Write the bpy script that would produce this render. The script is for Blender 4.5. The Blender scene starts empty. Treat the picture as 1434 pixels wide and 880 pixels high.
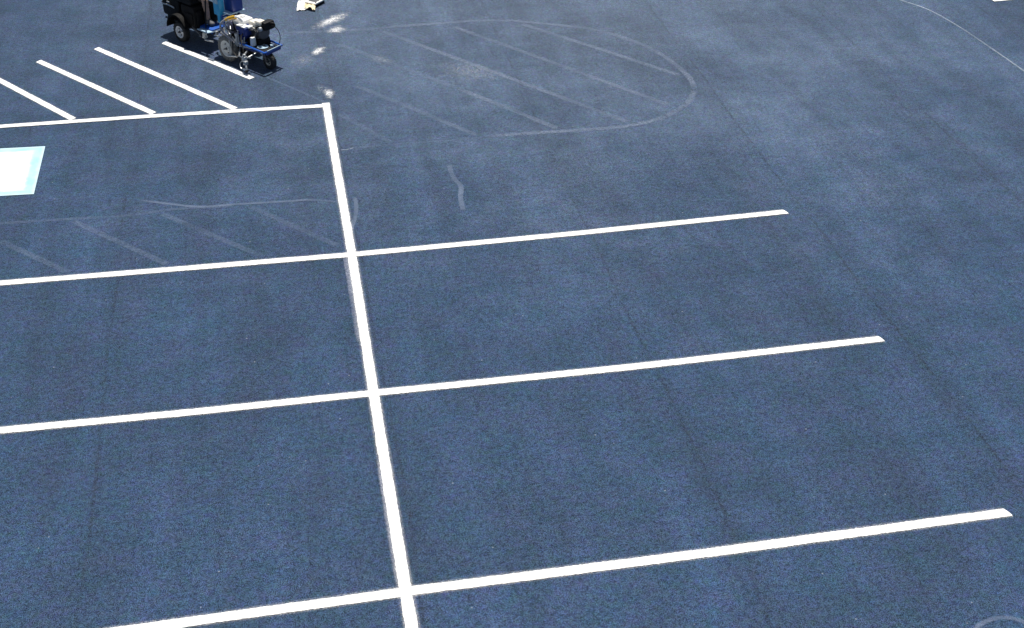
import bpy, bmesh, math, random
from mathutils import Vector, Matrix, Euler
random.seed(7)
S = bpy.context.scene
COL = S.collection
R = math.radians

# ------------------------------------------------------------------ camera
FPX, CH, PIT, YAW, ROL, CX, CY = 1839.72, 7.79741, 0.582991, 0.187572, 0.006658, -0.601265, -7.728446
Fv = Vector((math.sin(YAW)*math.cos(PIT), math.cos(YAW)*math.cos(PIT), -math.sin(PIT)))
Rv = Vector((math.cos(YAW), -math.sin(YAW), 0))
Uv = Rv.cross(Fv)
R2 = Rv*math.cos(ROL) + Uv*math.sin(ROL)
U2 = -Rv*math.sin(ROL) + Uv*math.cos(ROL)
cam = bpy.data.cameras.new('camera')
cam.sensor_width = 36; cam.sensor_fit = 'HORIZONTAL'
cam.lens = FPX*36/1434
cam.clip_start = 0.1; cam.clip_end = 2000
co = bpy.data.objects.new('camera', cam); COL.objects.link(co)
m = Matrix((R2, U2, -Fv)).transposed().to_4x4()
m.translation = Vector((CX, CY, CH))
co.matrix_world = m
S.camera = co


def gp(u, v, z=0.0):
    """where a survey point read off the photograph lies on the ground"""
    d = Fv*FPX + R2*(u-717) + U2*(440-v)
    t = (z-CH)/d.z
    return Vector((CX+d.x*t, CY+d.y*t, z))

# ------------------------------------------------------------------ node helpers
class NT:
    def __init__(self, name):
        self.mat = bpy.data.materials.new(name); self.mat.use_nodes = True
        self.t = self.mat.node_tree; self.t.nodes.clear()
        self.out = self.t.nodes.new('ShaderNodeOutputMaterial')
    def n(self, typ, **kw):
        nd = self.t.nodes.new(typ)
        for k, v in kw.items(): setattr(nd, k, v)
        return nd
    def l(self, a, b): self.t.links.new(a, b)
    def set(self, sock, v):
        if isinstance(v, bpy.types.NodeSocket): self.l(v, sock)
        else: sock.default_value = v
    def math(self, op, a, b=0.0, c=0.0, clamp=False):
        nd = self.n('ShaderNodeMath', operation=op); nd.use_clamp = clamp
        self.set(nd.inputs[0], a); self.set(nd.inputs[1], b); self.set(nd.inputs[2], c)
        return nd.outputs[0]
    def mr(self, v, a, b, c=0.0, d=1.0, smooth=True):
        nd = self.n('ShaderNodeMapRange', interpolation_type='SMOOTHSTEP' if smooth else 'LINEAR')
        self.set(nd.inputs['Value'], v)
        nd.inputs['From Min'].default_value = a; nd.inputs['From Max'].default_value = b
        nd.inputs['To Min'].default_value = c; nd.inputs['To Max'].default_value = d
        return nd.outputs['Result']
    def noise(self, vec, scale, detail=2.0, rough=0.5, dim='3D'):
        nd = self.n('ShaderNodeTexNoise', noise_dimensions=dim)
        if vec is not None: self.l(vec, nd.inputs['Vector'])
        nd.inputs['Scale'].default_value = scale; nd.inputs['Detail'].default_value = detail
        nd.inputs['Roughness'].default_value = rough
        return nd
    def mix(self, f, a, b, blend='MIX'):
        nd = self.n('ShaderNodeMix', data_type='RGBA', blend_type=blend)
        self.set(nd.inputs[0], f)
        self.set(nd.inputs[6], a if isinstance(a, bpy.types.NodeSocket) else (*a, 1))
        self.set(nd.inputs[7], b if isinstance(b, bpy.types.NodeSocket) else (*b, 1))
        return nd.outputs[2]
    def geo(self): return self.n('ShaderNodeNewGeometry').outputs['Position']
    def bsdf(self, base, rough=0.8, metal=0.0, spec=0.5, normal=None):
        b = self.n('ShaderNodeBsdfPrincipled')
        self.set(b.inputs['Base Color'], base if isinstance(base, bpy.types.NodeSocket) else (*base, 1))
        self.set(b.inputs['Roughness'], rough); self.set(b.inputs['Metallic'], metal)
        self.set(b.inputs['Specular IOR Level'], spec)
        if normal is not None: self.l(normal, b.inputs['Normal'])
        return b.outputs[0]

SEAM0, SEAMW = 0.11, 2.73

def asphalt_bsdf(t, tint=(1, 1, 1), lift=0.0):
    """fresh sealcoat: blue-black grit, roller lanes, paving joints"""
    pos = t.geo()
    sep = t.n('ShaderNodeSeparateXYZ'); t.l(pos, sep.inputs[0])
    X, Y = sep.outputs[0], sep.outputs[1]
    # broad patches and lanes
    big = t.noise(pos, 0.55, 3, 0.6).outputs['Fac']
    mp = t.n('ShaderNodeMapping'); t.l(pos, mp.inputs[0]); mp.inputs['Scale'].default_value = (2.3, 0.22, 1)
    lane = t.noise(mp.outputs[0], 1.0, 3, 0.6).outputs['Fac']
    mp2 = t.n('ShaderNodeMapping'); t.l(pos, mp2.inputs[0]); mp2.inputs['Scale'].default_value = (0.35, 2.2, 1)
    cross = t.noise(mp2.outputs[0], 1.0, 3, 0.6).outputs['Fac']
    mid = t.noise(pos, 3.4, 4, 0.65).outputs['Fac']
    tone = t.math('ADD', t.mr(big, .28, .72, -.13, .13), t.mr(lane, .28, .72, -.15, .15))
    tone = t.math('ADD', tone, t.mr(cross, .28, .72, -.06, .06))
    tone = t.math('ADD', tone, t.mr(mid, .28, .72, -.07, .07))
    tone = t.math('ADD', tone, 1.0)
    # grit
    g1 = t.noise(pos, 46, 2, 0.6).outputs['Fac']
    g2 = t.noise(pos, 118, 2, 0.6).outputs['Fac']
    g0 = t.noise(pos, 21, 2, 0.6).outputs['Fac']
    grit = t.math('ADD', t.mr(g1, .3, .7, -.40, .40, False), t.mr(g2, .3, .7, -1.2, 1.2, False))
    grit = t.math('ADD', grit, t.mr(g0, .3, .7, -.28, .28, False))
    grit = t.math('ADD', grit, t.mr(t.noise(pos, 8.5, 3, .75).outputs['Fac'], .3, .7, -.10, .10, False))
    grit = t.math('MAXIMUM', grit, -.8)
    tone = t.math('MULTIPLY', tone, t.math('ADD', grit, 1.0))
    # joints between paving passes
    jy = t.n('ShaderNodeCombineXYZ'); t.l(Y, jy.inputs[1])
    j1 = t.noise(jy.outputs[0], 0.22, 1).outputs['Fac']
    j2 = t.noise(pos, 7.0, 3, 0.65).outputs['Fac']
    wob = t.math('ADD', t.mr(j1, .2, .8, -.08, .08, False), t.mr(j2, .2, .8, -.012, .012, False))
    xs = t.math('ADD', X, wob)
    ph = t.math('DIVIDE', t.math('SUBTRACT', xs, SEAM0), SEAMW)
    fr = t.math('FRACT', t.math('ADD', ph, 0.5))
    dist = t.math('MULTIPLY', t.math('ABSOLUTE', t.math('SUBTRACT', fr, 0.5)), SEAMW)
    seam = t.mr(dist, 0.006, 0.026, 1, 0)
    brk = t.mr(t.noise(pos, 1.7, 4, 0.7).outputs['Fac'], .38, .60)
    seam = t.math('MULTIPLY', seam, brk)
    seam = t.math('MULTIPLY', seam, t.mr(t.noise(pos, 30, 2, .6).outputs['Fac'], .3, .65, .2, 1))
    soft = t.math('MULTIPLY', t.mr(dist, 0.02, 0.22, .12, 0), t.mr(big, .35, .6))
    tone = t.math('MULTIPLY', tone, t.math('SUBTRACT', 1.0, t.math('MULTIPLY', seam, .44)))
    tone = t.math('MULTIPLY', tone, t.math('SUBTRACT', 1.0, soft))
    ln = t.n('ShaderNodeTexWhiteNoise', noise_dimensions='1D')
    t.l(t.math('FLOOR', ph), ln.inputs['W'])
    tone = t.math('MULTIPLY', tone, t.mr(ln.outputs['Value'], 0, 1, .95, 1.06, False))
    # hue drifts between slate, teal and violet
    hue = t.noise(pos, 2.2, 5, 0.72).outputs['Fac']
    c = t.mix(t.mr(hue, .30, .70), BASE_TEAL, BASE_VIOLET)
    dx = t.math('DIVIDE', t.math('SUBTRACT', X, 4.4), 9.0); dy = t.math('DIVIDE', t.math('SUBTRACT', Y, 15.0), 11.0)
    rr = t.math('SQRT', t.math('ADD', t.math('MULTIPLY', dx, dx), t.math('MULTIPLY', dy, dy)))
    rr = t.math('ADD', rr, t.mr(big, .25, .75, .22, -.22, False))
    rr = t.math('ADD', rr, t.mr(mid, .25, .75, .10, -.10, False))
    c = t.mix(t.mr(rr, .05, 1.2, .95, 0), c, BASE_GREY)
    hue2 = t.noise(pos, 16, 3, 0.7).outputs['Color']
    c = t.mix(.5, c, t.mix(1.0, c, hue2, 'OVERLAY'))
    c = t.mix(1.0, c, tint, 'MULTIPLY')
    comb = t.n('ShaderNodeCombineXYZ')
    for i in range(3): t.l(tone, comb.inputs[i])
    c = t.mix(1.0, c, comb.outputs[0], 'MULTIPLY')
    # stray pale chips
    vo = t.n('ShaderNodeTexVoronoi'); t.l(pos, vo.inputs['Vector']); vo.inputs['Scale'].default_value = 14
    vs = t.n('ShaderNodeSeparateColor'); t.l(vo.outputs['Color'], vs.inputs[0])
    chip = t.math('MULTIPLY', t.mr(vo.outputs['Distance'], .08, .14, 1, 0), t.mr(vs.outputs[0], .972, .985))
    c = t.mix(t.math('MULTIPLY', chip, .5), c, (.30, .33, .38))
    bp = t.n('ShaderNodeBump'); bp.inputs['Strength'].default_value = .55; bp.inputs['Distance'].default_value = .004
    t.l(t.math('ADD', t.math('MULTIPLY', g1, .5), g2), bp.inputs['Height'])
    sh = t.bsdf(c, rough=.68, spec=t.math('MULTIPLY', t.mr(grit, -.6, .8, .25, 1.5, False), .30), normal=bp.outputs[0])
    pb = sh.node
    pb.inputs['Sheen Weight'].default_value = SHW; pb.inputs['Sheen Roughness'].default_value = SHR
    pb.inputs['Sheen Tint'].default_value = (.95, .96, 1.0, 1)
    return sh, pos

SHW, SHR = .18, .46
BASE_TEAL = (.011, .042, .087)
BASE_VIOLET = (.020, .041, .096)
BASE_GREY = (.064, .094, .146)      # greyer, lighter base blended in over a broad soft patch round the old island

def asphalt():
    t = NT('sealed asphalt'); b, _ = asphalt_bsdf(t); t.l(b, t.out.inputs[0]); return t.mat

def overlay(t, alpha, bs):
    mx = t.n('ShaderNodeMixShader'); tr = t.n('ShaderNodeBsdfTransparent')
    t.set(mx.inputs[0], alpha); t.l(tr.outputs[0], mx.inputs[1]); t.l(bs, mx.inputs[2])
    t.l(mx.outputs[0], t.out.inputs[0])

def uvxy(t):
    uv = t.n('ShaderNodeTexCoord').outputs['UV']
    s = t.n('ShaderNodeSeparateXYZ'); t.l(uv, s.inputs[0]); return s.outputs[0], s.outputs[1]

def paint_mat(name, half, core, col=(.86, .86, .85), spray=.5):
    t = NT(name); pos = t.geo(); u, v = uvxy(t)
    d = t.math('MULTIPLY', t.math('ABSOLUTE', t.math('SUBTRACT', v, .5)), 2*half)
    e = t.math('ADD', d, t.mr(t.noise(pos, 28, 3, .7).outputs['Fac'], .2, .8, -.006, .006, False))
    e = t.math('ADD', e, t.mr(t.noise(pos, 4.5, 3, .7).outputs['Fac'], .2, .8, -.006, .006, False))
    a = t.mr(e, core-.003, core+.004, 1, 0)
    fall = t.mr(d, core-.004, half, 1, 0)
    sp = t.math('MULTIPLY', t.math('POWER', fall, 1.6), t.mr(t.noise(pos, 170, 2, .7).outputs['Fac'], .45, .68))
    a = t.math('MAXIMUM', a, t.math('MULTIPLY', sp, spray))
    pin = t.mr(t.noise(pos, 95, 3, .7).outputs['Fac'], .27, .31)
    a = t.math('MULTIPLY', a, pin)
    c = t.mix(t.mr(t.noise(pos, 6, 4, .7).outputs['Fac'], .35, .75), col, tuple(x*.93 for x in col))
    bp = t.n('ShaderNodeBump'); bp.inputs['Strength'].default_value = .3; bp.inputs['Distance'].default_value = .003
    t.l(t.noise(pos, 118, 2, .6).outputs['Fac'], bp.inputs['Height'])
    overlay(t, a, t.bsdf(c, .5, spec=.4, normal=bp.outputs[0]))
    return t.mat

def ghost_mat(name, strength, col=(.145, .20, .31), cracks=.4, soft=.35, ends=.04, grain=1.0):
    """old paint under the sealcoat: a paler, broken band"""
    t = NT(name); pos = t.geo(); u, v = uvxy(t)
    d = t.math('MULTIPLY', t.math('ABSOLUTE', t.math('SUBTRACT', v, .5)), 2.0)
    d = t.math('ADD', d, t.mr(t.noise(pos, 17, 3, .7).outputs['Fac'], .2, .8, -.25, .25, False))
    a = t.mr(d, .95-soft, .95, 1, 0)
    a = t.math('MULTIPLY', a, t.mr(u, 0, ends)); a = t.math('MULTIPLY', a, t.mr(u, 1-ends, 1, 1, 0))
    a = t.math('MULTIPLY', a, t.mr(t.noise(pos, 1.3, 3, .6).outputs['Fac'], .3, .65, .35, 1.0))
    a = t.math('MULTIPLY', a, t.mr(t.noise(pos, 75, 2, .65).outputs['Fac'], .33, .66, 1-.75*grain, 1.0))
    a = t.math('MULTIPLY', a, t.mr(t.noise(pos, 26, 4, .8).outputs['Fac'], .38, .60, 1-.8*grain, 1.0))
    a = t.math('MULTIPLY', a, strength)
    ck = t.mr(t.noise(pos, 12, 4, .8).outputs['Fac'], .56, .63, 0, cracks)
    c = t.mix(ck, col, (.02, .025, .04))
    overlay(t, a, t.bsdf(c, .7, spec=.3))
    return t.mat

def splash_mat(name, power=1.3, dens=1.0, lo=.40, hi=.62, body=.32):
    t = NT(name); pos = t.geo(); u, v = uvxy(t)
    du = t.math('MULTIPLY', t.math('SUBTRACT', u, .5), 2.0); dv = t.math('MULTIPLY', t.math('SUBTRACT', v, .5), 2.0)
    r = t.math('SQRT', t.math('ADD', t.math('MULTIPLY', du, du), t.math('MULTIPLY', dv, dv)))
    r = t.math('ADD', r, t.mr(t.noise(pos, 11, 4, .7).outputs['Fac'], .2, .8, -.4, .4, False))
    f = t.math('POWER', t.mr(r, -0.1, 0.95, 1, 0), power)
    sp = t.mr(t.noise(pos, 48, 4, .8).outputs['Fac'], lo, hi)
    a = t.math('MULTIPLY', t.math('MULTIPLY', f, dens), t.math('ADD', t.math('MULTIPLY', sp, .95), t.math('MULTIPLY', f, body)), clamp=True)
    edge = t.mr(t.math('MAXIMUM', t.math('ABSOLUTE', du), t.math('ABSOLUTE', dv)), .8, 1.0, 1, 0)
    a = t.math('MULTIPLY', a, edge)
    overlay(t, a, t.bsdf((.80, .81, .82), .7))
    return t.mat

def solid(name, col, rough=.5, metal=0.0, spec=.5, dirt=.25, scale=14, dirtcol=(.05, .045, .04)):
    t = NT(name); pos = t.n('ShaderNodeTexCoord').outputs['Object']
    nz = t.noise(pos, scale, 4, .7).outputs['Fac']
    c = t.mix(t.mr(nz, .5, .72, 0, dirt), col, dirtcol)
    t.l(t.bsdf(c, t.mr(nz, .3, .7, rough*.8, min(1, rough*1.25)), metal, spec), t.out.inputs[0])
    return t.mat

M = dict(
    fender=solid('black fender plastic', (.006, .006, .006), .7, spec=.2, dirt=.1, dirtcol=(.03, .03, .03)),
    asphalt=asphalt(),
    line=paint_mat('white traffic paint', .088, .0485, spray=.8),
    line_fine=paint_mat('white traffic paint far', .088, .0485, spray=.5),
    ghost=ghost_mat('sealed over paint', .78, col=(.20, .25, .35), grain=.85),
    ghost_soft=ghost_mat('sealed over paint faint', .52, grain=.8),
    ghost_near=ghost_mat('sealed over paint in bay', .60, grain=.85, cracks=.6),
    ghost_far=ghost_mat('sealed over paint worn', .7, col=(.16, .215, .32), grain=.8),
    ghost_dark=ghost_mat('sealed over paint cracked', .82, col=(.20, .25, .35), cracks=.95, grain=.85),
    smear_rough=ghost_mat('worn sealer smear', .8, col=(.16, .21, .32), cracks=.3, soft=.6, ends=.05, grain=.6),
    smear=ghost_mat('thin sealer smear', .75, col=(.15, .20, .30), cracks=0, soft=.25, ends=.02, grain=.35),
    chalk=ghost_mat('chalk string mark', 1.0, col=(.36, .42, .50), cracks=0, soft=.6, ends=.02, grain=.6),
    under=ghost_mat('first coat beside line', .9, col=(.24, .27, .36), cracks=0, soft=.4, ends=.08, grain=.6),
    splash=splash_mat('white overspray', 1.15, 1.0),
    splash_thin=splash_mat('thin white overspray', 1.0, .5, .50, .68, .03),
    blue=solid('blue enamel', (.015, .10, .44), .35, dirt=.12),
    navy=solid('deep blue enamel', (.010, .035, .22), .35, dirt=.12),
    cyan=solid('bright blue enamel', (.035, .40, .72), .4, dirt=.12),
    paleblue=solid('worn pale blue plate', (.42, .58, .70), .45, dirt=.35),
    black=solid('black plastic', (.007, .007, .008), .6, spec=.25, dirt=.15, dirtcol=(.05, .05, .05)),
    brownblack=solid('dusty black panel', (.012, .010, .009), .7, spec=.25, dirt=.3, dirtcol=(.045, .038, .03)),
    rubber=solid('tyre rubber', (.028, .027, .027), .85, dirt=.4, dirtcol=(.09, .09, .09)),
    greyrubber=solid('dusty grey tyre', (.20, .195, .18), .9, dirt=.7, dirtcol=(.07, .068, .065)),
    rim=solid('painted rim', (.78, .77, .72), .5, dirt=.35, dirtcol=(.2, .19, .17)),
    rimw=solid('white rim', (.80, .80, .80), .4, dirt=.2, dirtcol=(.3, .3, .3)),
    steel=solid('zinc steel', (.52, .54, .55), .35, metal=.7, dirt=.3),
    greymetal=solid('grey engine metal', (.10, .10, .105), .5, metal=.3, dirt=.4),
    white=solid('white moulded cover', (.82, .82, .80), .4, dirt=.08, dirtcol=(.5, .48, .42)),
    cream=solid('paint crusted cover', (.74, .70, .60), .7, dirt=.6, dirtcol=(.35, .31, .24)),
    hose=solid('grey hose', (.36, .36, .40), .55, dirt=.2),
    yellow=solid('yellow sleeve', (.72, .42, .03), .5, dirt=.1),
    lavender=solid('grey plastic bottle', (.36, .35, .47), .6, dirt=.2),
    skin=solid('skin', (.42, .27, .20), .6, dirt=.05),
    shirt=solid('black cotton', (.014, .014, .016), .9, dirt=0),
    shorts=solid('dark brown twill', (.022, .018, .015), .9, dirt=0),
    shoe=solid('grey canvas', (.12, .12, .13), .8, dirt=.2),
    hair=solid('dark hair', (.02, .015, .01), .7, dirt=0),
    paper=solid('white paper', (.80, .80, .78), .8, dirt=.05, dirtcol=(.5, .48, .42)),
    creampaper=solid('cream paper', (.80, .70, .47), .8, dirt=.25, dirtcol=(.6, .50, .28)),
    kraft=solid('brown card', (.50, .36, .14), .8, dirt=.2),
)

# ------------------------------------------------------------------ object helpers
def link(name, me, mat, parent=None):
    o = bpy.data.objects.new(name, me); COL.objects.link(o)
    if mat is not None: me.materials.append(M[mat] if isinstance(mat, str) else mat)
    if parent: o.parent = parent
    return o
def tag(o, label, cat, group=None):
    o['label'] = label; o['category'] = cat
    if group: o['group'] = group
    return o

def strip_mesh(pts, width, z, step=.25, cap=(0, 0), jitter=0.0, base=None):
    """flat band along a polyline; uv: x 0..1 along, y 0..1 across"""
    P = [Vector((p.x, p.y, 0)) for p in pts]
    L = [0]
    for a, b in zip(P, P[1:]): L.append(L[-1]+(b-a).length)
    n = max(2, int(L[-1]/step)+1)
    def at(s):
        for i in range(len(P)-1):
            if s <= L[i+1] or i == len(P)-2:
                return P[i].lerp(P[i+1], (s-L[i])/(L[i+1]-L[i]))
    Q = [at(L[-1]*i/(n-1)) for i in range(n)]
    me = bpy.data.meshes.new('band'); bm = bmesh.new(); uvl = bm.loops.layers.uv.new('UVMap')
    rows = []; NV = 5
    off = base or Vector((0, 0, 0))
    for i, q in enumerate(Q):
        a = Q[max(0, i-1)]; b = Q[min(n-1, i+1)]
        t = (b-a).normalized(); nn = Vector((-t.y, t.x, 0))
        row = []
        w = width*(1+random.uniform(-jitter, jitter))
        for k in range(NV):
            f = k/(NV-1)-.5
            s = 0
            if i == 0: s = -cap[0]*(f+.5-4*f*f*.5)
            if i == n-1: s = cap[1]*(.5-f-4*f*f*.35)
            v = q+nn*(f*w)+t*s
            row.append((bm.verts.new((v.x-off.x, v.y-off.y, z)), i/(n-1), k/(NV-1)))
        rows.append(row)
    for r0, r1 in zip(rows, rows[1:]):
        for k in range(NV-1):
            q4 = [r0[k], r1[k], r1[k+1], r0[k+1]]
            f = bm.faces.new([x[0] for x in q4])
            for lp, x in zip(f.loops, q4): lp[uvl].uv = (x[1], x[2])
    bmesh.ops.recalc_face_normals(bm, faces=bm.faces)
    if bm.faces and sum(f.normal.z for f in bm.faces) < 0: bmesh.ops.reverse_faces(bm, faces=bm.faces)
    bm.to_mesh(me); bm.free(); return me

def band(name, pts, width, z, mat, parent=None, **kw):
    P = [gp(*p) if not isinstance(p, Vector) else p for p in pts]
    base = parent.location if parent else P[0]
    me = strip_mesh(P, width, z, base=Vector((base.x, base.y, 0)), **kw)
    o = link(name, me, mat, parent)
    if not parent: o.location = (base.x, base.y, 0)
    return o

def empty(name, loc, rz=0):
    o = bpy.data.objects.new(name, None); COL.objects.link(o)
    o.location = loc; o.rotation_euler = (0, 0, rz); o.empty_display_size = .1
    return o

def smooth_curve(pts, n=6):
    P = [Vector(p) for p in pts]; out = []
    for i in range(len(P)-1):
        p0 = P[max(0, i-1)]; p1 = P[i]; p2 = P[i+1]; p3 = P[min(len(P)-1, i+2)]
        for k in range(n):
            t = k/n
            out.append(.5*((2*p1)+(p2-p0)*t+(2*p0-5*p1+4*p2-p3)*t*t+(3*p1-p0-3*p2+p3)*t**3))
    out.append(P[-1]); return out

# ------------------------------------------------------------------ setting: ground and sky
bm = bmesh.new(); bmesh.ops.create_grid(bm, x_segments=8, y_segments=8, size=350)
me = bpy.data.meshes.new('ground'); bm.to_mesh(me); bm.free()
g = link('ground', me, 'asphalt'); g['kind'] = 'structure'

# ------------------------------------------------------------------ white markings
W = .176
G1 = 'fresh white stall lines'
o = band('parking_line', [(456.3, 145), (492.8, 357.5), (523.3, 551.5), (568.3, 829.7), (580, 897)], W, .0075, 'line')
tag(o, 'long white spine line that every stall line crosses, running toward the viewer', 'parking line', G1)
o = band('parking_line', [(-70, 183), (0, 178), (228, 162.5), (460.5, 148.6)], W, .0100, 'line_fine')
tag(o, 'white line closing the bay at the feet of the slanted hatch stripes', 'parking line', G1)
o = band('parking_line', [(-90, 404.5), (0, 397.5), (250, 377.5), (492.8, 357.5), (800, 328.5), (1098.5, 297.6)], W, .0092, 'line', cap=(0, .05))
tag(o, 'farthest white stall line crossing the spine, its left half bordering the blue-edged pad bay', 'parking line', G1)
o = band('parking_line', [(-90, 612), (0, 604), (262, 579), (523.3, 551.5), (880, 515.5), (1232, 475.7)], W, .0096, 'line', cap=(0, .05))
tag(o, 'middle white stall line of the three that cross the spine', 'parking line', G1)
o = band('parking_line', [(90, 896), (205, 880), (386, 855), (568.3, 829.7), (990, 775.5), (1408, 718.8)], W, .0088, 'line', cap=(0, .06))
tag(o, 'nearest white stall line, the one closest to the viewer at the bottom', 'parking line', G1)
o = band('parking_line', [(1390, 1.4), (1432, -2.4), (1620, -19)], W, .0090, 'line_fine')
tag(o, 'white line end just entering at the far upper right beyond the chalk arc', 'parking line', G1)
G2 = 'slanted white hatch stripes'
hs = [((-96, 63), (-30, 97.5), (102.5, 167.5), 'slanted white hatch stripe cut off at the left edge'),
      ((54.5, 86.5), (134, 122.5), (215, 159.5), 'slanted white hatch stripe between the cut off stripe and its complete neighbour'),
      ((135.5, 68.5), (232, 110.5), (329, 153.2), 'complete slanted white hatch stripe nearest the corner of the bay'),
      ((230, 60.5), (290, 84.5), (353, 110.5), 'freshly sprayed hatch stripe beside the striping machine, not reaching the bay line yet')]
for i, (a, b, c, lb) in enumerate(hs):
    o = band('hatch_stripe', [a, b, c], W*.97, .0068+i*.0002, 'line_fine', cap=(.03, .0))
    tag(o, lb, 'hatch stripe', G2)

# accessible bay pad (white field, pale blue border)
def pad_mat():
    t = NT('pale blue pad paint'); pos = t.geo(); u, v = uvxy(t)
    # u: 0..1 across the pad (1.37 m), v: 0..1 in depth
    eu = t.math('MULTIPLY', t.math('SUBTRACT', .5, t.math('ABSOLUTE', t.math('SUBTRACT', u, .5))), 1.37)
    ev = t.math('MULTIPLY', t.math('SUBTRACT', .5, t.math('ABSOLUTE', t.math('SUBTRACT', v, .5))), 1.39)
    e = t.math('MINIMUM', eu, t.math('MULTIPLY', ev, 1.15))
    e = t.math('ADD', e, t.mr(t.noise(pos, 9, 3, .6).outputs['Fac'], .2, .8, -.02, .02, False))
    inner = t.mr(e, .10, .21)
    rimf = t.mr(e, .01, .055, 1, 0)
    blue = t.mix(t.mr(t.noise(pos, 5, 3, .6).outputs['Fac'], .3, .7), (.31, .56, .66), (.41, .63, .69))
    c = t.mix(t.math('MULTIPLY', rimf, .55), blue, (.58, .70, .74))
    c = t.mix(inner, c, (.86, .87, .86))
    sc = t.mr(t.noise(pos, 7, 4, .75).outputs['Fac'], .64, .72, 0, .28)
    c = t.mix(sc, c, (.60, .66, .70))
    t.l(t.bsdf(c, .55, spec=.35), t.out.inputs[0]); return t.mat
A, B = gp(63.5, 205.5), gp(47.5, 272.5)
lx = (gp(0, 208.8)-A).normalized()
C_, D_ = B+lx*1.37, A+lx*1.37
pe = empty('accessible_bay_pad', ((A+B+C_+D_)/4).to_tuple())
tag(pe, 'white pad with pale blue border painted in the hatched bay at the left edge', 'painted pad')
pe.location.z = 0
bm = bmesh.new(); uvl = bm.loops.layers.uv.new('UVMap')
N = 10; vs = {}
for i in range(N+1):
    for j in range(N+1):
        p = (C_.lerp(B, i/N)).lerp(D_.lerp(A, i/N), j/N)-pe.location
        vs[i, j] = bm.verts.new((p.x, p.y, .006))
for i in range(N):
    for j in range(N):
        f = bm.faces.new([vs[i, j], vs[i+1, j], vs[i+1, j+1], vs[i, j+1]])
        for lp, q in zip(f.loops, [(i, j), (i+1, j), (i+1, j+1), (i, j+1)]): lp[uvl].uv = (q[0]/N, q[1]/N)
me = bpy.data.meshes.new('pad'); bm.to_mesh(me); bm.free()
link('painted_field', me, pad_mat(), pe)

# ------------------------------------------------------------------ sealed-over markings
z0 = [.0030]
def zn():
    z0[0] += .00006; return z0[0]
isl = empty('faded_island_marking', gp(720, 112).to_tuple())
tag(isl, 'large faded rounded island outline with slanted hatch ghosting through the sealcoat', 'faded marking')
def gcurve(pts, n=5): return [Vector(v) for v in smooth_curve([gp(*p) for p in pts], n)]
band('outline', gcurve([(390, 47), (440, 45), (500, 42.5), (570, 36.5), (660, 30), (709, 29.2), (744, 32), (814, 39), (849, 46), (884, 57), (918, 72), (946, 91), (967, 111), (973, 128)]), .11, zn(), 'ghost', isl, step=.12)
band('outline', gcurve([(973, 126), (965, 142), (950, 154), (925, 166), (889, 175), (849, 180), (744, 187), (680, 191.5)]), .11, zn(), 'ghost_dark', isl, step=.12)
band('outline', gcurve([(684, 191), (639, 197), (594, 199.5), (540, 204), (494, 208)]), .07, zn(), 'ghost_soft', isl, step=.12)
for k, (a, b, mt) in enumerate([((727, 33), (955, 107), 'ghost'), ((630, 36), (943, 150), 'ghost'), ((529, 42), (886, 174), 'ghost'),
                  ((475, 63), (640, 124), 'ghost_far'), ((640, 124), (782, 181), 'ghost'), ((497, 120), (670, 191), 'ghost_far'), ((474, 160), (548, 201), 'ghost_soft')]):
    band('stripe', [a, ((a[0]+b[0])/2, (a[1]+b[1])/2-.5), b], .115, zn(), mt, isl, step=.12)
hat = empty('faded_hatch_marking', gp(230, 320).to_tuple())
tag(hat, 'faded hatch with curved top edge showing through the sealcoat in the pad bay', 'faded marking')
band('outline', gcurve([(-40, 317), (0, 313.5), (101, 307), (181, 302), (250, 293), (330, 289)]), .075, zn(), 'ghost_soft', hat, step=.12)
for a, b, mt in [((0, 338), (98, 383), 'ghost_near'), ((100, 309), (237, 372), 'ghost_near'), ((225, 299), (368, 360), 'ghost_soft'), ((348, 289), (474, 345), 'ghost_soft')]:
    band('stripe', [a, ((a[0]+b[0])/2, (a[1]+b[1])/2), b], .105, zn(), mt, hat, step=.12)
o = band('sealer_smear', gcurve([(194, 280.5), (236, 286), (279, 290), (326, 287), (399, 282.7), (435, 280.5), (474, 283.5)]), .055, zn(), 'smear', step=.08)
tag(o, 'long pale sealer smear with bent left end, between white pad and spine line', 'smear')
o = band('sealer_smear', gcurve([(630, 231.5), (630.5, 239), (637, 252), (645.5, 262), (645, 278), (648.5, 295)]), .075, zn(), 'smear', step=.04)
tag(o, 'short pale crooked worm-like smear alone on the asphalt below the faded island', 'smear')
o = band('sealer_smear', gcurve([(497, 277), (499, 291), (497, 306), (492, 322)]), .06, zn(), 'smear', step=.06)
tag(o, 'small pale smear hugging the right side of the spine line', 'smear')
o = band('sealer_smear', gcurve([(1362, 889), (1368, 879), (1382, 870), (1401, 865.5), (1419.5, 867), (1434, 872), (1450, 886)]), .06, zn(), 'smear_rough', step=.04)
tag(o, 'pale hooked smear in the bottom right corner', 'smear')
o = band('chalk_mark', gcurve([(1205, -14), (1240, -6), (1262, 1), (1300, 14), (1340, 36), (1380, 62.5), (1434, 100), (1490, 142)]),   .046, zn(), 'chalk', step=.1)
tag(o, 'long thin pale arc sweeping across the upper right corner', 'chalk line')
o = band('chalk_mark', gcurve([(477, 210.5), (486, 210), (495, 207.5)]), .022, .0036, 'chalk', step=.03)
tag(o, 'tiny pale tick touching the spine line just below the bay corner', 'chalk line')
o = band('faded_line', [(483, 352), (493.5, 415), (504, 482)], .085, zn(), 'under')
tag(o, 'grey first coat peeking out left of the spine between farthest and middle stall lines', 'faded line')
o = band('faded_line', [(531.5, 640), (544.5, 730), (559.5, 823)], .085, zn(), 'under')
tag(o, 'grey first coat peeking out left of the spine just above the nearest stall line', 'faded line')
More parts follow.
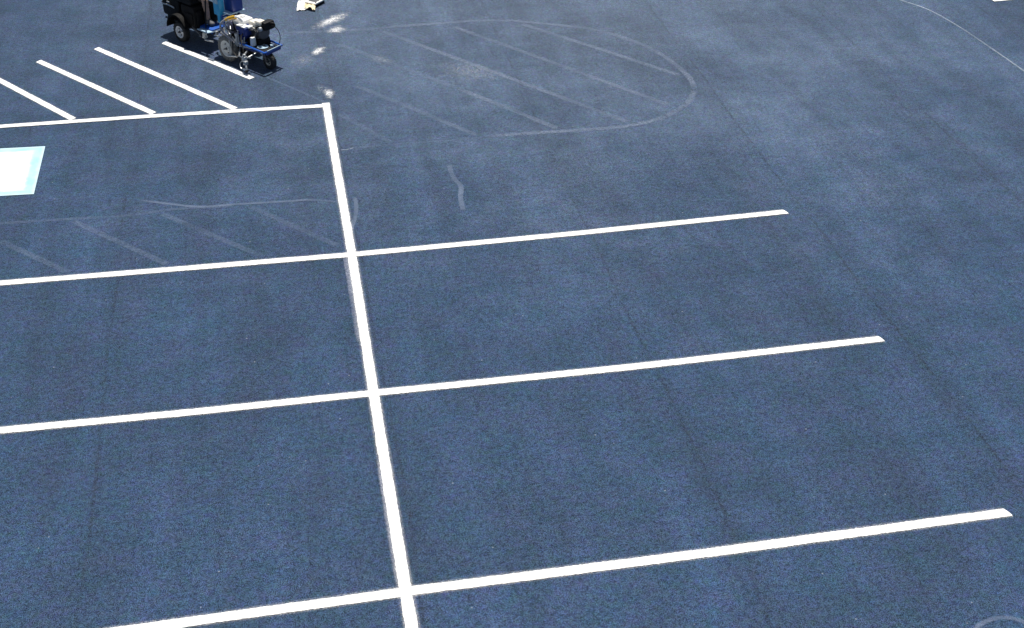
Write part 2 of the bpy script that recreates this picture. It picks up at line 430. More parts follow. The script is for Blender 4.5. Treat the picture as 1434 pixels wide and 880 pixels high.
o = band('faded_line', [(372, 108), (430, 133), (462, 147)], .06, zn(), 'ghost_soft')
tag(o, 'faint guide trace from the unfinished stripe toward the bay corner', 'faded line')

# overspray patches
def patch(c, a, b, mat, label, z):
    """c, a, b: photo points of the centre, the end of the long axis and the end of the short axis"""
    Cc = gp(*c); Ax = gp(*a)-Cc; Bx = gp(*b)-Cc
    bm = bmesh.new(); uvl = bm.loops.layers.uv.new('UVMap'); n = 4; vv = {}
    for i in range(n+1):
        for j in range(n+1):
            q = Ax*(2*i/n-1)+Bx*(2*j/n-1); vv[i, j] = bm.verts.new((q.x, q.y, z))
    for i in range(n):
        for j in range(n):
            ks = [(i, j), (i+1, j), (i+1, j+1), (i, j+1)]
            f = bm.faces.new([vv[k] for k in ks])
            for lp, k in zip(f.loops, ks): lp[uvl].uv = (k[0]/n, k[1]/n)
    if sum(f.normal.z for f in bm.faces) < 0: bmesh.ops.reverse_faces(bm, faces=bm.faces)
    bm.normal_update()
    me = bpy.data.meshes.new('patch'); bm.to_mesh(me); bm.free()
    o = link('paint_splatter', me, mat); o.location = (Cc.x, Cc.y, 0)
    tag(o, label, 'paint splatter', 'white overspray patches'); return o
patch((464, 29), (498, 15.5), (468, 36), 'splash', 'long feathery white overspray streak nearest the scraps, largest of the patches', .0050)
patch((471, 42), (489, 39.5), (474, 49), 'splash', 'white crescent of overspray just below the long feathery streak', .0052)
patch((446, 72), (460, 66), (448, 79), 'splash', 'small white overspray smudge right of the striping machine front wheel', .0054)
patch((461, 131), (472, 132), (462, 141), 'splash', 'round white overspray blot at the bay corner', .0056)
patch((449, 124), (458, 121), (451, 132), 'splash_thin', 'faint speckled overspray just left of the round corner blot', .0058)
patch((424, 85), (448, 80), (428, 97), 'splash_thin', 'thin grey speckle between the machine front wheel and the small smudge', .0048)
patch((534, 84), (560, 90), (530, 92), 'splash_thin', 'thin white speckle lying on the faded island stripe', .0046)
patch((660, 101), (725, 112), (650, 118), 'splash_thin', 'wide sparse white speckle in the middle of the faded island', .0044)

# ------------------------------------------------------------------ solid mesh builder
class MB:
    def __init__(s): s.bm = bmesh.new()
    def _add(s, bm2):
        me = bpy.data.meshes.new('tmp'); bm2.to_mesh(me); bm2.free(); s.bm.from_mesh(me); bpy.data.meshes.remove(me)
    def box(s, lo, hi, bev=.008, taper=None, rot=None, shear=None):
        b = bmesh.new(); bmesh.ops.create_cube(b, size=1)
        lo = Vector(lo); hi = Vector(hi); c = (lo+hi)/2; d = hi-lo
        for v in b.verts:
            top = v.co.z > 0
            v.co = Vector((v.co.x*d.x, v.co.y*d.y, v.co.z*d.z))
            if taper and top: v.co.x *= taper[0]; v.co.y *= taper[1]
            if shear and top: v.co.x += shear[0]; v.co.y += shear[1]
        if bev: bmesh.ops.bevel(b, geom=b.edges[:], offset=min(bev, min(d)*.45), segments=2, affect='EDGES', profile=.6)
        if rot: bmesh.ops.rotate(b, verts=b.verts, cent=(0, 0, 0), matrix=Euler(rot).to_matrix())
        bmesh.ops.translate(b, verts=b.verts, vec=c); s._add(b); return s
    def tube(s, pts, r, seg=8, smooth=0, closed=False):
        P = smooth_curve(pts, smooth) if smooth else [Vector(p) for p in pts]
        b = bmesh.new(); rings = []
        up = Vector((.13, .21, 1)).normalized()
        for i, p in enumerate(P):
            a = P[i-1] if i else P[0]; c = P[i+1] if i < len(P)-1 else P[-1]
            t = (c-a).normalized(); x = t.cross(up)
            if x.length < .05: x = t.cross(Vector((1, 0, 0)))
            x.normalize(); y = t.cross(x)
            rings.append([b.verts.new(p+(x*math.cos(2*math.pi*k/seg)+y*math.sin(2*math.pi*k/seg))*r) for k in range(seg)])
        for r0, r1 in zip(rings, rings[1:]):
            for k in range(seg): b.faces.new([r0[k], r0[(k+1) % seg], r1[(k+1) % seg], r1[k]])
        b.faces.new(rings[0][::-1]); b.faces.new(rings[-1])
        bmesh.ops.recalc_face_normals(b, faces=b.faces); s._add(b); return s
    def lathe(s, c, axis, prof, seg=28, ring=False):
        """prof: (along axis, radius)"""
        ax = Vector(axis).normalized(); x = ax.orthogonal().normalized(); y = ax.cross(x); c = Vector(c)
        b = bmesh.new(); rings = []
        for h, r in prof:
            rings.append([b.verts.new(c+ax*h+(x*math.cos(2*math.pi*k/seg)+y*math.sin(2*math.pi*k/seg))*max(r, .0004)) for k in range(seg)])
        for r0, r1 in zip(rings, rings[1:]):
            for k in range(seg): b.faces.new([r0[k], r0[(k+1) % seg], r1[(k+1) % seg], r1[k]])
        if ring:
            r0, r1 = rings[-1], rings[0]
            for k in range(seg): b.faces.new([r0[k], r0[(k+1) % seg], r1[(k+1) % seg], r1[k]])
        else:
            b.faces.new(rings[0]); b.faces.new(rings[-1])
        bmesh.ops.recalc_face_normals(b, faces=b.faces); s._add(b); return s
    def build(s, name, mat, parent, sharp=40):
        off = parent['_off'] if '_off' in parent else None
        me = bpy.data.meshes.new(name)
        root = parent
        while root.parent: root = root.parent
        bmesh.ops.translate(s.bm, verts=s.bm.verts, vec=-OFFS[root.name])
        for f in s.bm.faces: f.smooth = True
        for e in s.bm.edges:
            if len(e.link_faces) == 2 and e.calc_face_angle(0) > R(sharp): e.smooth = False
        s.bm.to_mesh(me); s.bm.free()
        return link(name, me, mat, parent)
OFFS = {}
# machine frame: x along the travel direction, y to its left, z up; origin on the fresh stripe beside the striper axle
MO = Vector((-1.5088, 11.3836, 0)); MD = Vector((.6282, -.7781, 0)); MN = Vector((.7781, .6282, 0))
MA = math.atan2(MD.y, MD.x)
def machine_root(name, f, l):
    p = MO+MD*f+MN*l; o = empty(name, p.to_tuple(), MA); OFFS[o.name] = Vector((f, l, 0)); return o

def wheel(parent, f, l, r, w, rimr, rimmat, tyremat, name='wheel', side=-1, treads=22):
    m_ = MB()
    prof = [(-w*.30, .01), (-w*.34, rimr*.30), (-w*.20, rimr*.42), (-w*.16, rimr*.80), (-w*.40, rimr*.90), (-w*.46, rimr*1.02), (w*.46, rimr*1.02), (w*.40, rimr*.9), (w*.16, rimr*.80), (w*.2, rimr*.42), (w*.34, rimr*.3), (w*.30, .01)]
    m_.lathe((f, l, r), (0, 1, 0), prof)
    wh = m_.build(name, rimmat, parent)
    t = MB(); hw = w/2
    t.lathe((f, l, r), (0, 1, 0), [(-hw*.86, rimr*.98), (-hw, rimr*1.15), (-hw*1.02, (rimr+r)/2), (-hw*.88, r*.94), (-hw*.55, r*.99), (0, r), (hw*.55, r*.99), (hw*.88, r*.94), (hw*1.02, (rimr+r)/2), (hw, rimr*1.15), (hw*.86, rimr*.98)], 36, ring=True)
    for k in range(treads):                       # tread blocks on both shoulders
        a = 2*math.pi*k/treads
        for sgn in (-1, 1):
            a2 = a+sgn*.07
            t.box((-.010, -hw*.34, -.009), (.010, hw*.34, .009), bev=0)
            vs_ = list(t.bm.verts)[-8:]
            bmesh.ops.rotate(t.bm, verts=vs_, cent=(0, 0, 0), matrix=Matrix.Rotation(-a2+math.pi/2, 3, 'Y'))
            bmesh.ops.translate(t.bm, verts=vs_, vec=(f+math.cos(a2)*r*.972, l+sgn*hw*.48, r+math.sin(a2)*r*.972))
    t.build('tyre', tyremat, wh)
    h = MB()
    h.lathe((f, l, r), (0, 1, 0), [(-w*.62, .004), (-w*.6, .016), (-w*.34, .020), (w*.34, .020), (w*.6, .016), (w*.62, .004)], 14)
    for k in range(4):
        a = 2*math.pi*k/4+.4
        c = (f+math.cos(a)*rimr*.55, l-w*.18, r+math.sin(a)*rimr*.55)
        h.lathe(c, (0, 1, 0), [(-.02, .009), (.02, .009)], 6)
    h.build('hub', 'greymetal', wh)
    return wh

# ------------------------------------------------------------------ walk-behind line striper
st = machine_root('line_striper', 0, .45)
tag(st, 'blue walk-behind line striping machine with white tank and grey hoses, spraying the newest hatch stripe', 'line striper')
wheel(st, 0, .215, .20, .085, .125, 'rim', 'greyrubber')
wheel(st, 0, .685, .20, .085, .125, 'rim', 'greyrubber')
b = MB()
b.tube([(0, .20, .20), (0, .70, .20)], .018)
for y in (.30, .60):
    b.tube([(-.10, y, .26), (.05, y, .25), (.55, y, .27), (.66, y, .30)], .018, smooth=3)
b.tube([(-.1, .30, .26), (-.1, .60, .26)], .018); b.tube([(.3, .30, .26), (.3, .60, .26)], .018)
b.tube([(0, .30, .2), (0, .30, .27)], .016); b.tube([(0, .60, .2), (0, .60, .27)], .016)
b.box((-.02, .29, .27), (.50, .61, .285), .004)
b.build('frame', 'navy', st)
# caster
cw = wheel(st, .70, .42, .12, .075, .060, 'cream', 'rubber', name='caster_wheel')
b = MB()
for y in (.365, .475):
    b.box((.665, y-.006, .11), (.725, y+.006, .27), .003, shear=(-.06, 0))
b.box((.58, .355, .262), (.70, .485, .285), .004)
b.tube([(.63, .42, .27), (.60, .42, .36)], .02)
b.build('caster_fork', 'greymetal', st)
# front carrier with blue bumper
b = MB()
b.tube([(.28, .235, .345), (.77, .235, .335), (.825, .26, .33), (.785, .575, .33), (.74, .605, .335), (.28, .605, .345)], .016, smooth=4)
b.tube([(.34, .235, .345), (.34, .605, .345)], .014)
b.build('bumper', 'blue', st)
b = MB()
b.box((.798, .275, .285), (.818, .575, .345), .004, rot=(0, 0, R(6)))
b.build('front_plate', 'navy', st)
b = MB()
b.tube([(.838, .28, .350), (.800, .575, .350)], .007)
b.build('bumper_trim', 'paleblue', st)
b = MB(); b.box((.34, .26, .300), (.76, .585, .318), .004); b.build('carrier_tray', 'black', st)
b = MB()
b.lathe((.60, .40, .32), (0, 0, 1), [(0, .08), (.008, .085), (.012, .05), (.012, .001)], 20)
b.lathe((.69, .50, .318), (0, 0, 1), [(0, .028), (.03, .026), (.034, .001)], 12)
b.build('tray_fitting', 'paleblue', st)
# black pail standing in front of the pump with white lid flap
b = MB()
b.box((.36, .38, .318), (.56, .60, .42), .012, taper=(.9, .9))
b.box((-.04, .31, .13), (.36, .60, .40), .03)  # dark clutter under the frame, added partly to darken the shadows
b.box((.38, .32, .20), (.52, .55, .29), .02)
b.build('pail_and_added_clutter', 'black', st)
b = MB(); b.box((.45, .285, .33), (.51, .36, .465), .012, taper=(.92, .92)); b.build('filter_bowl', 'white', st)
# pump + engine
b = MB()
b.box((.17, .27, .46), (.38, .45, .58), .016)
b.box((.20, .31, .34), (.32, .41, .47), .012)
b.lathe((.26, .275, .40), (0, 1, 0), [(0, .04), (.03, .045), (.06, .04)], 18)
pu = b.build('pump_housing', 'navy', st)
b = MB(); b.box((.17, .275, .582), (.36, .38, .594), .005); b.box((.34, .32, .575), (.42, .42, .602), .008); b.build('pump_cover', 'white', pu)
b = MB()
b.tube([(.20, .245, .28), (.20, .245, .44)], .022); b.tube([(.32, .25, .27), (.32, .25, .40)], .018)
b.lathe((.20, .245, .44), (0, 0, 1), [(0, .03), (.03, .03), (.04, .016)], 12)
b.tube([(.20, .245, .30), (.08, .25, .28), (.02, .26, .34)], .012, smooth=3)
b.box((.22, .225, .315), (.36, .25, .345), .006)
b.build('fluid_pump', 'steel', pu)
b = MB()
b.box((.31, .40, .42), (.53, .60, .56), .02)
for k in range(6): b.box((.32, .385, .43+k*.02), (.53, .405, .439+k*.02), .002)
b.lathe((.53, .50, .50), (1, 0, 0), [(-.05, .105), (0, .11), (.02, .10), (.03, .07)], 22)
b.tube([(.34, .37, .50), (.40, .35, .55), (.47, .36, .56)], .014, smooth=3)
b.tube([(.46, .38, .46), (.52, .35, .50), (.54, .37, .57)], .010, smooth=3)
en = b.build('engine', 'greymetal', st)
b = MB()
b.box((-.03, .33, .55), (.28, .58, .655), .05, taper=(.86, .82))
b.lathe((.12, .46, .655), (0, 0, 1), [(-.004, .04), (.018, .04), (.022, .03), (.022, .001)], 16)
b.build('fuel_tank', 'white', en)
b = MB()
b.box((.29, .40, .58), (.47, .58, .655), .03, taper=(.85, .85)); b.box((.40, .42, .62), (.55, .56, .68), .02, taper=(.8, .8))
b.box((.32, .385, .53), (.46, .42, .58), .012)
b.build('engine_cover', 'cream', en)
b = MB()
b.box((.49, .46, .54), (.62, .66, .675), .04)
b.tube([(.61, .58, .64), (.655, .60, .64), (.67, .60, .60)], .018, smooth=3)
b.build('muffler', 'black', en)
b = MB(); b.lathe((.56, .41, .58), (0, 1, 0), [(-.02, .02), (-.02, .034), (.02, .034), (.02, .02)], 14); b.build('air_filter', 'steel', en)
# hoses
b = MB()
b.tube([(.12, .27, .70), (.03, .24, .66), (-.08, .22, .59), (-.12, .21, .52), (-.08, .20, .46), (.02, .195, .41), (.10, .20, .37), (.16, .21, .32)], .017, smooth=5)
b.build('hose', 'hose', st)
b = MB()
b.tube([(.14, .31, .67), (.03, .28, .62), (-.05, .27, .57), (-.06, .26, .50), (.02, .25, .42), (.14, .24, .36), (.18, .23, .30)], .013, smooth=5)
b.build('hose', 'steel', st)
b = MB()
b.tube([(.16, .28, .715), (.10, .265, .695), (.03, .245, .662), (-.01, .236, .635)], .022, smooth=4); b.tube([(.15, .315, .68), (.03, .285, .625)], .014)
b.build('hose_sleeve', 'yellow', st)
b = MB(); b.tube([(.17, .285, .718), (.23, .30, .71), (.27, .33, .655)], .020, smooth=4); b.build('hose', 'white', st)
b = MB(); b.box((-.10, .30, .40), (.03, .44, .60), .025, taper=(.8, .8)); b.build('bottle', 'lavender', st)
b = MB(); b.box((-.14, .34, .44), (.06, .60, .62), .03); b.build('tool_bag', 'black', st)
# handlebar posts and control box
b = MB()
for y in (.34, .62):
    b.tube([(-.05, y, .27), (-.18, y, .50), (-.26, y, .72), (-.30, y, 1.02)], .016, smooth=3)
b.tube([(-.30, .24, 1.02), (-.30, .72, 1.02)], .015); b.tube([(-.22, .34, .60), (-.22, .62, .60)], .013)
for y in (.26, .70): b.tube([(-.30, y, 1.02), (-.44, y, 1.05)], .017)
b.build('handlebar', 'blue', st)
b = MB(); b.box((-.36, .30, .62), (-.22, .40, .96), .012); b.box((-.30, .31, .50), (-.24, .37, .63), .006); cb = b.build('control_box', 'cyan', st)
b = MB(); b.box((-.37, .315, .74), (-.358, .385, .90), .004); b.box((-.34, .292, .80), (-.24, .301, .93), .004); b.build('control_panel', 'paleblue', cb)
b = MB(); b.box((-.28, .44, .66), (-.08, .64, 1.02), .014); b.box((-.20, .46, .48), (-.12, .60, .66), .008); b.build('hopper', 'navy', st)
b = MB(); b.box((-.26, .36, .655), (-.06, .66, .672), .004); b.tube([(-.10, .40, .66), (-.10, .40, .52)], .008); b.tube([(-.07, .50, .66), (-.07, .50, .54)], .008); b.build('shelf', 'paleblue', st)
# gun arm and gun
b = MB()
b.tube([(.10, .15, .12), (.62, .13, .235)], .014); b.tube([(.45, .22, .27), (.45, .10, .20)], .012)
b.tube([(.20, .28, .25), (.40, .10, .215)], .011); b.tube([(.60, .28, .27), (.56, .12, .22)], .011)
b.tube([(.10, .18, .37), (.10, .155, .11)], .008); b.tube([(.30, .20, .56), (.30, .20, .30)], .006)
b.tube([(.30, .225, .31), (.62, .235, .34)], .012); b.lathe((.10, .15, .12), (1, 0, 0), [(-.03, .018), (.03, .018)], 10)
b.build('gun_arm', 'steel', st)
b = MB()
b.box((.50, .06, .17), (.57, .12, .25), .012); b.box((.56, .03, .14), (.62, .09, .20), .012)
b.tube([(.59, .06, .16), (.63, .03, .12), (.645, .02, .085)], .016, smooth=3)
b.lathe((.535, .09, .25), (0, 0, 1), [(0, .022), (.03, .024), (.04, .012)], 12)
b.tube([(.52, .06, .19), (.50, .02, .14), (.55, .0, .09), (.62, .01, .10)], .006, smooth=4)
gn = b.build('spray_gun', 'steel', st)
b = MB(); b.box((.625, .0, .055), (.665, .04, .085), .006); b.build('spray_tip', 'black', gn)
b = MB()
b.tube([(.535, .09, .28), (.44, .14, .40), (.34, .22, .46), (.32, .28, .50)], .009, smooth=5)
b.tube([(.15, .20, .35), (.22, .14, .22), (.36, .12, .17), (.50, .08, .19)], .008, smooth=5)
b.build('gun_hose', 'black', st)
b = MB(); b.tube([(.58, .56, .60), (.70, .57, .62), (.80, .57, .55), (.81, .57, .45), (.76, .575, .35)], .005, smooth=5, seg=6); b.build('brake_cable', 'black', st)

# cables and linkages over the pump and frame
rc = random.Random(11)
for k in range(9):
    a = Vector((rc.uniform(-.28, -.05), rc.uniform(.30, .60), rc.uniform(.42, .70)))
    c = Vector((rc.uniform(.05, .30), rc.uniform(.24, .34), rc.uniform(.26, .50)))
    mdl = (a+c)/2+Vector((rc.uniform(-.05, .05), rc.uniform(-.10, -.02), rc.uniform(-.08, .10)))
    b = MB(); b.tube([a, mdl, c], rc.choice((.005, .007, .009)), smooth=6, seg=6)
    b.build('cable', ('black', 'black', 'steel', 'hose')[k % 4], st)
for k in range(4):
    y = .225+.012*k; x = .06+.085*k
    b = MB(); b.tube([(x, y, .20+.02*k), (x+.03, y, .36), (x+.02, y+.02, .44)], .008, smooth=3, seg=6)
    b.lathe((x+.03, y, .36), (0, 1, 0), [(-.014, .014), (.014, .016)], 8)
    b.build('valve_fitting', 'steel' if k % 2 else 'greymetal', st)
# ------------------------------------------------------------------ ride-on driver unit
dr = machine_root('ride_on_driver', -1.20, .47)
tag(dr, 'black ride-on pusher unit with white wheel rims and blue footplate, hitched behind the striper', 'ride-on unit')
wheel(dr, -1.17, .245, .155, .10, .094, 'rimw', 'rubber')
wheel(dr, -1.17, .715, .155, .10, .094, 'rimw', 'rubber')
b = MB()
b.tube([(-1.19, .24, .16), (-1.19, .70, .16)], .02)
for y in (.29, .65): b.tube([(-1.60, y, .27), (-1.0, y, .26), (-.62, y, .20)], .018, smooth=3)
b.tube([(-.62, .29, .20), (-.62, .65, .20)], .018); b.tube([(-.90, .27, .29), (-.62, .235, .195)], .015)
b.build('chassis', 'greymetal', dr)
# fender arches
for y0, y1 in ((.15, .30), (.64, .79)):
    b = bmesh.new(); n = 16; rows = []
    for k in range(n+1):
        a = R(172-k*150/n); rr = .235
        for dy, dz in ((y0, -.0), (y0+.015, .012), (y1-.015, .012), (y1, 0)): pass
        c, s_ = math.cos(a), math.sin(a)
        rows.append([b.verts.new((-1.17+c*(rr+o_), y, .17+s_*(rr+o_)*1.12)) for y, o_ in ((y0, 0), (y0, .014), (y1, .014), (y1, 0))])
    for r0, r1 in zip(rows, rows[1:]):
        for k in range(4): b.faces.new([r0[k], r0[(k+1) % 4], r1[(k+1) % 4], r1[k]])
    b.faces.new(rows[0]); b.faces.new(rows[-1]); bmesh.ops.recalc_face_normals(b, faces=b.faces)
    q = MB(); q._add(b); q.build('fender', 'fender', dr)
b = MB()
b.box((-1.64, .27, .32), (-1.20, .69, .62), .05, taper=(1.0, .95), shear=(-.02, 0))
b.box((-1.56, .30, .18), (-1.28, .66, .34), .04, taper=(1.2, 1.05))
en2 = b.build('engine_housing', 'black', dr)
b = MB()
b.lathe((-1.52, .42, .615), (0, 0, 1), [(0, .12), (.025, .115), (.03, .07), (.03, .001)], 24)
b.box((-1.70, .34, .56), (-1.62, .60, .64), .02)
b.tube([(-1.67, .30, .50), (-1.67, .66, .50)], .013)
b.build('cooling_cover', 'greymetal', en2)
b = MB(); b.tube([(-1.60, .255, .50), (-1.45, .25, .52), (-1.30, .255, .50)], .012, smooth=3); b.box((-1.47, .245, .555), (-1.40, .262, .575), .004); b.build('grab_handle', 'steel', en2)
b = MB(); b.box((-1.68, .25, .60), (-1.50, .70, .70), .04); b.build('air_cleaner', 'black', en2)
b = MB()
b.box((-1.14, .26, .25), (-.80, .68, .60), .03, taper=(.92, .95), shear=(-.03, 0))
b.box((-1.04, .245, .33), (-.86, .262, .50), .008)
for k in range(3): b.box((-.83, .30+k*.13, .30), (-.79, .40+k*.13, .54), .008)
b.build('body_panel', 'brownblack', dr)
b = MB()
b.box((-1.32, .28, .61), (-.90, .68, .70), .035, taper=(.97, .95))
b.box((-1.40, .29, .66), (-1.30, .67, 1.00), .035, shear=(-.08, 0))
b.build('seat', 'black', dr)
b = MB(); b.box((-.90, .33, .300), (-.50, .60, .318), .004); b.box((-.80, .325, .255), (-.50, .34, .30), .004); b.build('footplate', 'blue', dr)
b = MB(); b.box((-.735, .22, .295), (-.47, .325, .310), .004, rot=(R(-8), 0, 0)); b.build('step_lip', 'paleblue', dr)
b = MB(); b.box((-.62, .21, .20), (-.55, .28, .285), .012, taper=(.7, .7)); b.build('hitch_knob', 'cream', dr)
b = MB()
b.tube([(-.46, .46, .25), (-.18, .46, .24), (0, .46, .24)], .022, smooth=3)
b.tube([(-.44, .36, .25), (-.34, .30, .27), (-.20, .30, .29)], .012, smooth=3); b.tube([(-.56, .22, .18), (-.36, .23, .20)], .012)
b.box((-.44, .33, .265), (-.40, .37, .32), .006)
b.build('hitch_bar', 'steel', dr)
for y in (.338, .762):
    b = MB(); b.tube([(-.66, y, .30), (-.62, y, .60), (-.55, y, .98)], .011, smooth=3); b.lathe((-.55, y, .98), (.1, 0, 1), [(-.05, .016), (.05, .018), (.06, .008)], 10)
    b.build('lever', 'black', dr)

# ------------------------------------------------------------------ operator
def skin_mesh(name, verts, edges, radii, root=0, levels=2):
    me = bpy.data.meshes.new(name); me.from_pydata(verts, edges, [])
    ob = bpy.data.objects.new(name, me); COL.objects.link(ob)
    md = ob.modifiers.new('s', 'SKIN'); md.use_smooth_shade = True
    sd = ob.modifiers.new('d', 'SUBSURF'); sd.levels = levels; sd.render_levels = levels
    for i, v in enumerate(me.skin_vertices[0].data):
        r = radii[i]; v.radius = r if isinstance(r, tuple) else (r, r); v.use_root = (i == root)
    dg = bpy.context.evaluated_depsgraph_get(); dg.update()
    res = bpy.data.meshes.new_from_object(ob.evaluated_get(dg))
    bpy.data.objects.remove(ob); return res
pr = machine_root('person', -1.08, .55); OFFS[pr.name] = Vector((-1.08, .47, 0))
tag(pr, 'seated operator in black clothes with bare shins, riding behind the blue striper', 'person')
def chain(V, E, RR, start, pts):
    prev = start
    for p, r in pts:
        V.append(p); RR.append(r); E.append((prev, len(V)-1)); prev = len(V)-1
    return prev
def rel(p): return (p[0]+1.08, p[1]-.47, p[2])
V = [rel((-1.10, .47, 0.760))]; E = []; RR = [(.14, .11)]
chest = chain(V, E, RR, 0, [(rel((-1.10, .47, 0.950)), (.105, .085)), (rel((-1.07, .47, 1.200)), (.105, .08))])
neck = chain(V, E, RR, chest, [(rel((-1.055, .47, 1.320)), (.06, .055)), (rel((-1.03, .47, 1.400)), .055)])
chain(V, E, RR, neck, [(rel((-1.01, .47, 1.455)), (.072, .082)), (rel((-1.00, .47, 1.530)), (.075, .092)), (rel((-1.00, .47, 1.580)), (.055, .07))])
for s in (-1, 1):
    sh = chain(V, E, RR, chest, [(rel((-1.05, .47+s*.17, 1.270)), .052)])
    chain(V, E, RR, sh, [(rel((-.98, .47+s*.23, 1.140)), .048), (rel((-.88, .47+s*.24, 0.960)), .042), (rel((-.72, .47+s*.22, 0.990)), .034), (rel((-.60, .47+s*.21, 1.015)), .027), (rel((-.555, .47+s*.21, 1.025)), (.036, .018))])
    hp = chain(V, E, RR, 0, [(rel((-1.04, .47+s*.09, 0.750)), .088)])
    ky = .47+s*.10
    chain(V, E, RR, hp, [(rel((-.86, .47+s*.09, .765)), .075), (rel((-.68, ky-.06, .750)), .055), (rel((-.69, ky-.045, .62)), .050), (rel((-.725, ky, .46)), .034), (rel((-.735, ky+.005, .385)), .034), (rel((-.65, ky, .355)), (.036, .024))])
bodyme = skin_mesh('body', V, E, RR)
for f in bodyme.polygons: f.use_smooth = True
body = link('body', bodyme, 'skin', pr)
# shirt / shorts: looser layers over the same joints
V = [rel((-1.10, .47, 0.800))]; E = []; RR = [(.155, .125)]
chest = chain(V, E, RR, 0, [(rel((-1.10, .47, 0.960)), (.15, .125)), (rel((-1.06, .47, 1.200)), (.18, .145))])
chain(V, E, RR, chest, [(rel((-1.045, .47, 1.325)), (.10, .10))])
for s in (-1, 1):
    sh = chain(V, E, RR, chest, [(rel((-1.05, .47+s*.17, 1.265)), .076)])
    chain(V, E, RR, sh, [(rel((-.98, .47+s*.23, 1.140)), .064)])
link('shirt', skin_mesh('shirt', V, E, RR), 'shirt', pr)
V = [rel((-1.11, .47, 0.770))]; E = []; RR = [(.155, .12)]
for s in (-1, 1):
    hp = chain(V, E, RR, 0, [(rel((-1.03, .47+s*.09, 0.755)), .10)])
    chain(V, E, RR, hp, [(rel((-.86, .47+s*.09, 0.770)), .095), (rel((-.67, .47+s*.10-.06, 0.745)), .082)])
link('shorts', skin_mesh('shorts', V, E, RR), 'shorts', pr)
for s in (-1, 1):
    y = s*.10
    me = skin_mesh('shoe', [(.32, y, .375), (.40, y, .358), (.49, y, .350)], [(0, 1), (1, 2)], [(.062, .060), (.056, .044), (.050, .034)])
    link('shoe', me, 'shoe', pr)
# cap and hair
b = MB()
b.lathe((-1.00, .47, 1.540), (0, 0, 1), [(0, .098), (.03, .098), (.07, .082), (.09, .05), (.095, .001)], 20)
b.box((-.95, .40, 1.537), (-.82, .54, 1.549), .005)
b.build('cap', 'shirt', pr)
b = MB(); b.lathe((-1.03, .47, 1.485), (0, 0, 1), [(0, .06), (.02, .078), (.06, .086), (.065, .001)], 18); b.build('hair', 'hair', pr)
# face
b = MB()
b.box((-.925, .455, 1.470), (-.895, .485, 1.515), .012); b.build('nose', 'skin', body)
for s in (-1, 1):
    b = MB(); b.lathe((-1.0, .47+s*.085, 1.490), (0, 1, 0), [(-.008, .02), (0, .03), (.008, .02)], 12); b.build('ear', 'skin', body)
    b = MB(); b.box((-.932, .47+s*.032-.012, 1.505), (-.918, .47+s*.032+.012, 1.515), .004); b.build('eye', 'hair', body)
b = MB(); b.box((-.928, .45, 1.445), (-.915, .49, 1.452), .003); b.build('mouth', 'hair', body)
# hands: fingers curled round the lever tops
for s in (-1, 1):
    V = []; E = []; RR = []
    base = Vector(rel((-.56, .47+s*.212, 1.020)))
    b = MB()
    for k in range(4):
        z_ = .018-k*.017; ln = (.92, 1.0, .95, .78)[k]
        p = [base+Vector((.012, s*.022, z_)), base+Vector((.012+.034*ln, s*.018, z_)), base+Vector((.016+.038*ln, -s*.008, z_-.002)), base+Vector((.02, -s*.024, z_-.003))]
        b.tube([Vector(q)+Vector((-1.08, .47, 0)) for q in p], .0085, smooth=3)
    p = [base+Vector((-.01, -s*.01, .012)), base+Vector((.01, -s*.028, .024)), base+Vector((.034, -s*.026, .022))]
    b.tube([Vector(q)+Vector((-1.08, .47, 0)) for q in p], .0095, smooth=3)
    b.build('fingers', 'skin', body)

# ------------------------------------------------------------------ scraps at the top
def sheet(name, corners, mat, label, cat, thick=.004, crumple=.012, seed=1, n=8, lift=.01, parent=None):
    """a crumpled sheet: four ground corners (with heights), bumped and given thickness"""
    rnd = random.Random(seed); P = [Vector(c) for c in corners]; base = sum(P, Vector())/4; base.z = 0
    bm = bmesh.new(); vv = {}
    for i in range(n+1):
        for j in range(n+1):
            q = P[0].lerp(P[1], i/n).lerp(P[3].lerp(P[2], i/n), j/n)-base
            q.z += lift+abs(rnd.gauss(0, crumple))+.5*crumple*math.sin(i*1.3+seed)*math.sin(j*1.1+seed*2)
            q.x += rnd.gauss(0, .004); q.y += rnd.gauss(0, .004)
            q.z = max(q.z, .012)
            vv[i, j] = bm.verts.new(q)
    for i in range(n):
        for j in range(n): bm.faces.new([vv[i, j], vv[i+1, j], vv[i+1, j+1], vv[i, j+1]])
    bmesh.ops.recalc_face_normals(bm, faces=bm.faces)
    bmesh.ops.solidify(bm, geom=bm.faces[:], thickness=thick)
    me = bpy.data.meshes.new(name); bm.to_mesh(me); bm.free()
    o = link(name, me, mat); o.location = base
    tag(o, label, cat); return o
def G(u, v, h=0):
    p = gp(u, v, h); return (p.x, p.y, h)
sheet('paper_sheet', [G(415.5, 16.5), G(429, 15), G(428, 2), G(417.5, 2.5)], 'paper', 'white crumpled paper sheet, leftmost of the scraps at the top', 'paper', seed=3)
sheet('paper_sheet', [G(426.5, 12, .02), G(441, 15.5, .02), G(443, .5, .03), G(428, -2, .03)], 'creampaper', 'cream crumpled paper between the white sheet and the slab', 'paper', seed=5, crumple=.016)
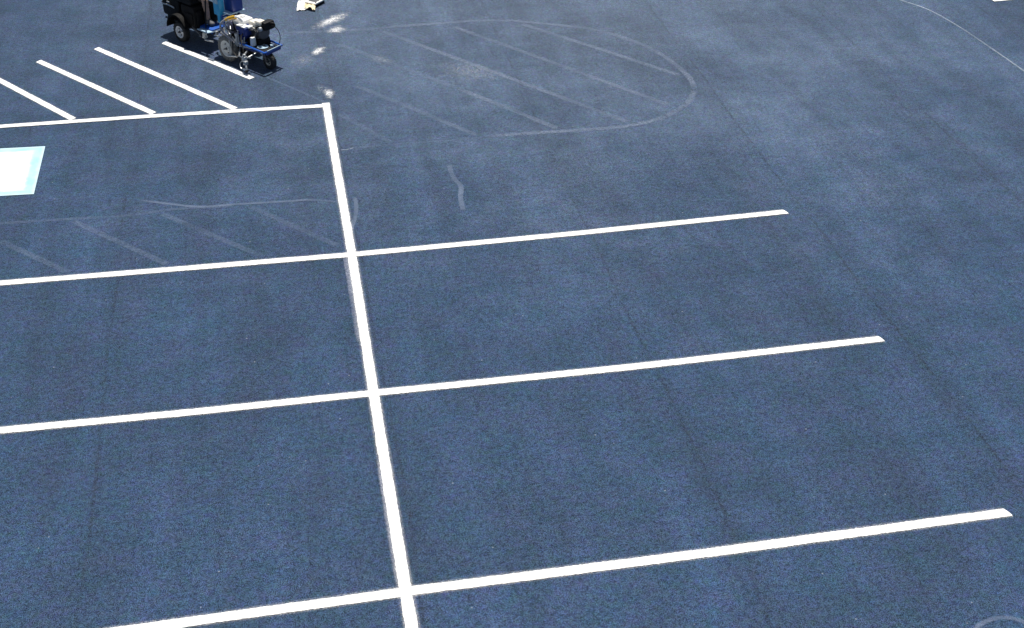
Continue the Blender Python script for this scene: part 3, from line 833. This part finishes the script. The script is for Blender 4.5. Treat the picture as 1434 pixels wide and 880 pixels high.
sheet('cardboard_flap', [G(437, 3, .03), G(446, 4.5, .05), G(447, -4, .05), G(435, -5, .03)], 'kraft', 'brown card scrap behind the cream paper at the frame edge', 'cardboard', seed=8, crumple=.006)
tr = empty('slab_lid', gp(449, 6).to_tuple()); OFFS[tr.name] = Vector((0, 0, 0))
tag(tr, 'white slab-like lid propped up with a dark shadowed underside, rightmost scrap', 'lid')
a_, b_ = gp(443, 12), gp(458, 4)
dx = (b_-a_).normalized(); ln = (b_-a_).length
tr.location = a_; tr.rotation_euler = (0, 0, math.atan2(dx.y, dx.x))
b = MB(); b.box((0, .015, .05), (ln, .24, .075), .008); b.build('lid_top', 'paper', tr)
b = MB(); b.box((.02, .035, .0), (ln-.02, .22, .052), .006); b.build('lid_shade', 'black', tr)  # black block painting in the shade under the lid
b = MB(); b.box((.06, .05, .076), (ln-.06, .20, .082), .003); b.box((.03, .03, .074), (.06, .05, .079), .002); b.build('lid_inset', 'greymetal', tr)

# ------------------------------------------------------------------ light
SUN = Vector((.085, .261, 1.0)).normalized()
el = math.asin(SUN.z); az = math.atan2(SUN.x, SUN.y)
sl = bpy.data.lights.new('sun', 'SUN'); sl.energy = 5.0; sl.angle = R(.53); sl.color = (1, .955, .89)
so = bpy.data.objects.new('sun', sl); COL.objects.link(so)
so.rotation_euler = (-SUN).to_track_quat('-Z', 'Y').to_euler(); so.location = SUN*60
w = bpy.data.worlds.new('World'); S.world = w; w.use_nodes = True
nt = w.node_tree; nt.nodes.clear()
sky = nt.nodes.new('ShaderNodeTexSky'); sky.sky_type = 'NISHITA'; sky.sun_disc = False
sky.sun_elevation = el; sky.sun_rotation = az
bg = nt.nodes.new('ShaderNodeBackground'); bg.inputs[1].default_value = .05
wo = nt.nodes.new('ShaderNodeOutputWorld')
nt.links.new(sky.outputs[0], bg.inputs[0]); nt.links.new(bg.outputs[0], wo.inputs[0])
S.view_settings.view_transform = 'Standard'; S.view_settings.look = 'None'
S.view_settings.exposure = .20; S.view_settings.gamma = 1; S.view_settings.use_curve_mapping = False
S.render.engine = 'CYCLES'
